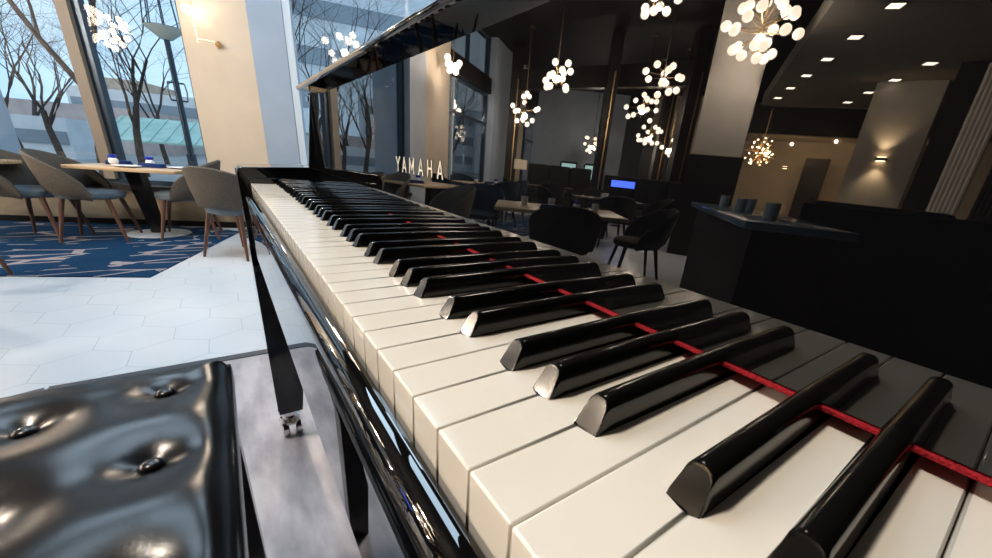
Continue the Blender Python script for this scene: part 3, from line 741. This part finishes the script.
# ================================================================== OUTSIDE
CX, CY = -.048, .127
def ext(az, d): a = radians(az); return Vector((CX + d*sin(a), CY + d*cos(a)))
bm = NB(); box(bm, (-10,40,-.35), (160,160,.2))
# keep the ground outside the building only: cut by placing it lower than the floor
tag(obj('ground', bm, 'asphalt'), kind='structure')
def tree(az, d, h, r0, seed, label, depth=7, lean=(0,0), spread=.55):
    rnd = random.Random(seed); bm = NB()
    def grow(p, dirv, L, r, lv):
        k = 3 if lv < 3 else 2; pts = [p]; rad = [r]; q = p.copy(); dv = dirv.copy()
        for i in range(k):
            dv = (dv + Vector((rnd.uniform(-1,1), rnd.uniform(-1,1), rnd.uniform(-.5,.8)))*.16).normalized()
            q = q + dv*L/k; pts.append(q.copy()); rad.append(r*(1-.32*(i+1)/k))
        tube(bm, pts, rad, 7 if lv < 2 else 4 if lv < 4 else 3, cap=False)
        if lv >= depth: return
        nb = 3 if lv < 4 else rnd.choice((2,3))
        for i in range(nb + (1 if lv == 0 else 0)):
            ax = Vector((rnd.uniform(-1,1), rnd.uniform(-1,1), rnd.uniform(-.25,.35))).normalized()
            sp = spread*(.55 if lv < 2 else 1.1)
            nd = (dv*(1-sp*.6) + ax*sp*rnd.uniform(.8,1.25)).normalized()
            if nd.z < -.1: nd.z *= -.4
            grow(q if i < 2 else pts[-2], nd, L*rnd.uniform(.66,.82), rad[-1]*rnd.uniform(.52,.68), lv+1)
    p = ext(az, d); grow(Vector((0,0,-.25)), Vector((lean[0],lean[1],1)).normalized(), h*.28, r0*.8, 0)
    tag(obj('bare_tree', bm, 'bark', loc=(p.x, p.y, 0)), label, 'tree', 'bare winter trees outside')
tree(-9.0, 13, 9.0, .20, 5, 'thick bare tree right behind the tan window bar', 7, lean=(0,.05), spread=.62)
tree(-6.3, 17, 7.0, .13, 9, 'bare forked tree between the window bar and the lamp post', 7, spread=.55)
tree(-14.0, 17, 7.0, .13, 12, 'bare tree at the left picture edge', 7, spread=.6)
tree(-11.6, 22, 6.0, .14, 21, 'slender bare tree left of the window bar, standing far off', 6, spread=.6)
tree(7.6, 18, 9.5, .13, 31, 'bare tree in front of the grey facade above the fallboard lip', 7, spread=.6)
tree(13.5, 19, 10, .13, 33, 'bare tree in front of the grey facade farther right', 6, spread=.6)
tree(-17.3, 16, 7.5, .13, 41, 'bare tree mirrored at the far end of the fallboard', 7, spread=.6)
tree(-24.5, 22, 8, .17, 43, 'bare tree mirrored behind the second window wall', 6, spread=.6)
tree(-4.4, 24, 7.0, .12, 51, 'far bare tree just left of the street lamp', 7, spread=.6)
tree(-12.9, 27, 7.5, .12, 52, 'far bare tree between the left edge and the window bar', 7, spread=.6)
tree(10.5, 23, 10, .12, 53, 'far bare tree before the grey facade, between two nearer ones', 7, spread=.6)
def building(az, d, w, dp, h, m, label, rz=-20, bands=0, z0=-.25, bm_='winglass', name='building', cols=0):
    p = ext(az, d); r = empty(name, (p.x, p.y, z0), radians(rz), label, 'building')
    bm = NB(); box(bm, (0,dp/2,h/2), (w,dp,h)); obj('walls', bm, m, r)
    for i in range(bands):
        z = h*(i+.62)/(bands+.2)
        if cols:
            for j in range(cols):
                bm = NB(); box(bm, (-w/2+w*(j+.5)/cols,-.02,z), (w/cols*.62,.06,h/(bands+.2)*.42)); obj('window', bm, bm_, r)
        else:
            bm = NB(); box(bm, (0,-.02,z), (w*.97,.06,h/(bands+.2)*.38)); obj('window_band', bm, bm_, r)
    return r
building(-7.2, 44, 3.6, 5, 4.6, 'tan_brick', 'tan stone tower behind the window bar')
building(-13.5, 34, 9.5, 6, 2.3, 'concrete_pink', 'low pinkish building left of the window bar', bands=1)
building(-15.5, 26, 5, 3, 1.5, 'concrete', 'low dark-banded kiosk at far left outside', bands=1)
building(-3.0, 38, 11, 6, 3.6, 'whitewall', 'white banded building behind the lamp post', bands=2)
building(29, 31, 26, 6, 17, 'concrete', 'tall grey-blue facade with long window bands filling the right window', bands=7, rz=-14)
building(-33, 60, 40, 6, 8, 'concrete', 'grey block mirrored behind the second window wall', bands=3, rz=30, cols=10)
# green canopy roof
p = ext(-2.5, 20); r = empty('entrance_canopy', (p.x, p.y, -.25), radians(-20), 'sloping pale green canopy roof beside the lamp post', 'canopy')
bm = NB(); a = [(-2.6,0,.95),(2.6,0,.95),(2.6,1.6,1.75),(-2.6,1.6,1.75)]
v = [bm.verts.new(q) for q in a] + [bm.verts.new((q[0],q[1],q[2]-.06)) for q in a]
for f in ((0,1,2,3),(7,6,5,4),(0,4,5,1),(1,5,6,2),(2,6,7,3),(3,7,4,0)): bm.faces.new([v[i] for i in f])
for i in range(12):
    x = -2.5+i*.4545; w = [bm.verts.new(q) for q in ((x,0,.952),(x+.04,0,.952),(x+.04,1.6,1.752),(x,1.6,1.752),(x,0,.99),(x+.04,0,.99),(x+.04,1.6,1.79),(x,1.6,1.79))]
    for f in ((4,5,6,7),(0,1,5,4),(2,3,7,6),(0,4,7,3),(1,2,6,5)): bm.faces.new([w[j] for j in f])
obj('roof', bm, 'canopy', r)
for x in (-2.4, 2.4):
    bm = NB(); tube(bm, [(x,.1,0),(x,.1,.93)], .05, 8); obj('post', bm, 'alu', r)
# terrace balustrade outside window 1
r = empty('balustrade', (*w1(-.5,2.4), -.25), math.atan2(D1.y, D1.x), 'glass terrace balustrade outside the left window', 'railing')
bm = NB(); tube(bm, [(1.9,0,1.47),(4.3,0,1.47)], .015, 8); obj('handrail', bm, 'alu', r)
gm_ = mat('frosted_glass', (.75,.82,.86), .3); N_, L_ = gm_.node_tree.nodes, gm_.node_tree.links
gm_.node_tree.nodes['Principled BSDF'].inputs['Alpha'].default_value = .30
for i in range(2):
    bm = NB(); box(bm, (2.5+1.2*i,0,.75), (1.16,.012,1.35)); obj('panel', bm, gm_, r)
for x in (1.9, 3.1, 4.3):
    bm = NB(); box(bm, (x,0,.735), (.03,.03,1.47)); obj('post', bm, 'alu', r)
# street lamp with lantern
p = ext(-2.35, 12.5); r = empty('street_lamp', (p.x, p.y, .12), label='dark street lamp with a round lantern outside the left window', cat='street lamp')
bm = NB(); tube(bm, [(0,0,-.37),(0,0,.5),(0,0,.52),(0,0,2.75)], [.10,.09,.062,.05], 12); tube(bm, [(-.14,0,1.6),(.14,0,1.6)], .02, 6); tube(bm, [(-.14,0,1.95),(.14,0,1.95)], .02, 6)
for s in (-1, 1): tube(bm, [(s*.14,0,1.6),(s*.16,0,1.78),(s*.14,0,1.95)], .015, 6)
obj('post', bm, 'darkframe', r, smooth=40)
bm = NB(); lathe(bm, [(0,2.75),(.10,2.75),(.33,2.94),(.34,2.96),(0,2.96)], 20); obj('bowl', bm, 'lampglass', r, smooth=40)
bm = NB()
for i in range(8):
    a = i*pi/4; tube(bm, [(.33*cos(a),.33*sin(a),2.96),(.26*cos(a),.26*sin(a),3.62)], .012, 5)
for z in (2.96, 3.62): tube(bm, [(.30*cos(i*pi/10), .30*sin(i*pi/10), z) for i in range(21)], .018, 6)
lathe(bm, [(.32,3.62),(.24,3.75),(.05,3.86),(0,3.90)], 20); obj('lantern_cage', bm, 'darkframe', r)

# ================================================================== LIGHT
W = bpy.data.worlds.new('sky'); SC.world = W; W.use_nodes = True
N, L = W.node_tree.nodes, W.node_tree.links
bg = N['Background']; tc = N.new('ShaderNodeTexCoord'); nz = N.new('ShaderNodeTexNoise'); nz.inputs['Scale'].default_value = 2.2; nz.inputs['Detail'].default_value = 5
rp = N.new('ShaderNodeValToRGB'); rp.color_ramp.elements[0].position = .35; rp.color_ramp.elements[1].position = .7
rp.color_ramp.elements[0].color = (.37,.555,.73,1); rp.color_ramp.elements[1].color = (.64,.74,.80,1)
L.new(tc.outputs['Generated'], nz.inputs[0]); L.new(nz.outputs[0], rp.inputs[0]); L.new(rp.outputs[0], bg.inputs[0]); bg.inputs[1].default_value = 1.4
def area(name, loc, target, sx, sy, power, col, portal=False):
    l = bpy.data.lights.new(name, 'AREA'); l.shape = 'RECTANGLE'; l.size = sx; l.size_y = sy; l.energy = power; l.color = col
    o = bpy.data.objects.new(name, l); C.objects.link(o); o.location = loc
    o.rotation_euler = (Vector(target)-Vector(loc)).to_track_quat('-Z', 'Y').to_euler()
    if portal: l.cycles.is_portal = True
    return o
for s0, s1, fn, nn in ((-.23,2.05,w1,N1),(3.02,7.5,w1,N1),(2.0,4.9,w2,N2)):
    p = Vector(fn((s0+s1)/2, .28)); q = p - nn
    area('window_portal', (p.x,p.y,2.35), (q.x,q.y,2.35), s1-s0, 3.8, 1, (1,1,1), True)
for x, y in ((-12.3,4.3),(-13.0,5.6),(-12.9,3.4)):
    l = bpy.data.lights.new('alcove_light', 'POINT'); l.energy = 130; l.color = (1,.66,.34); l.shadow_soft_size = .025
    o = bpy.data.objects.new('alcove_light', l); C.objects.link(o); o.location = (x, y, 2.45)
# added fill: unseen cool lights above the tiled floor, one warm spot for the keys
def spot(name, loc, target, power, col, ang=100, blend=.8, rad=.08):
    l = bpy.data.lights.new(name, 'SPOT'); l.energy = power; l.color = col; l.spot_size = radians(ang); l.spot_blend = blend; l.shadow_soft_size = rad
    o = bpy.data.objects.new(name, l); C.objects.link(o); o.location = loc
    o.rotation_euler = (Vector(target)-Vector(loc)).to_track_quat('-Z', 'Y').to_euler(); return o

for i, (x, y) in enumerate(((-.4,3.0),(-1.1,4.7),(1.2,4.0))):
    area('added_cool_fill', (x, y, 4.2), (x, y, 0), 1.2, 1.2, 40, (.62,.82,1.0))  # unseen fill, added to lift the tile towards daylight brightness

for dz, tz in ((.06,3.2),(-.06,0)):
    spot('sconce_light', (-8.86,2.42,1.80+dz), (-8.96,2.45,tz), 90, (1,.72,.42), 95, .9, .03)
p = w1(2.388,-.16); l = bpy.data.lights.new('sconce_light', 'POINT'); l.energy = 1.5; l.color = (1,.80,.56); l.shadow_soft_size = .04
o = bpy.data.objects.new('sconce_light', l); C.objects.link(o); o.location = (p[0]-.15, p[1]+.02, 2.25)

spot('added_key_fill_spot', (-1.5,1.7,4.15), (.04,.35,.96), 390, (1,.88,.74), 60, .6, .22)  # unseen warm fill, added to brighten the keys

# ================================================================== CAMERA
cd = bpy.data.cameras.new('camera'); cam = bpy.data.objects.new('camera', cd); C.objects.link(cam); SC.camera = cam
cam.location = (-.04799, .12716, .09087+KZ); cam.rotation_euler = (1.2036, -.07768, -.62761)
cd.sensor_width = 36; cd.lens = 392.146/992*36; cd.shift_x = -(525.603-496)/992; cd.shift_y = (313.064-279)/992
cd.clip_start = .01; cd.clip_end = 300
SC.view_settings.view_transform = 'Standard'; SC.view_settings.look = 'None'; SC.view_settings.gamma = 1; SC.view_settings.exposure = .3
SC.cycles.use_denoising = True; SC.cycles.max_bounces = 10; SC.cycles.glossy_bounces = 6; SC.cycles.transparent_max_bounces = 16
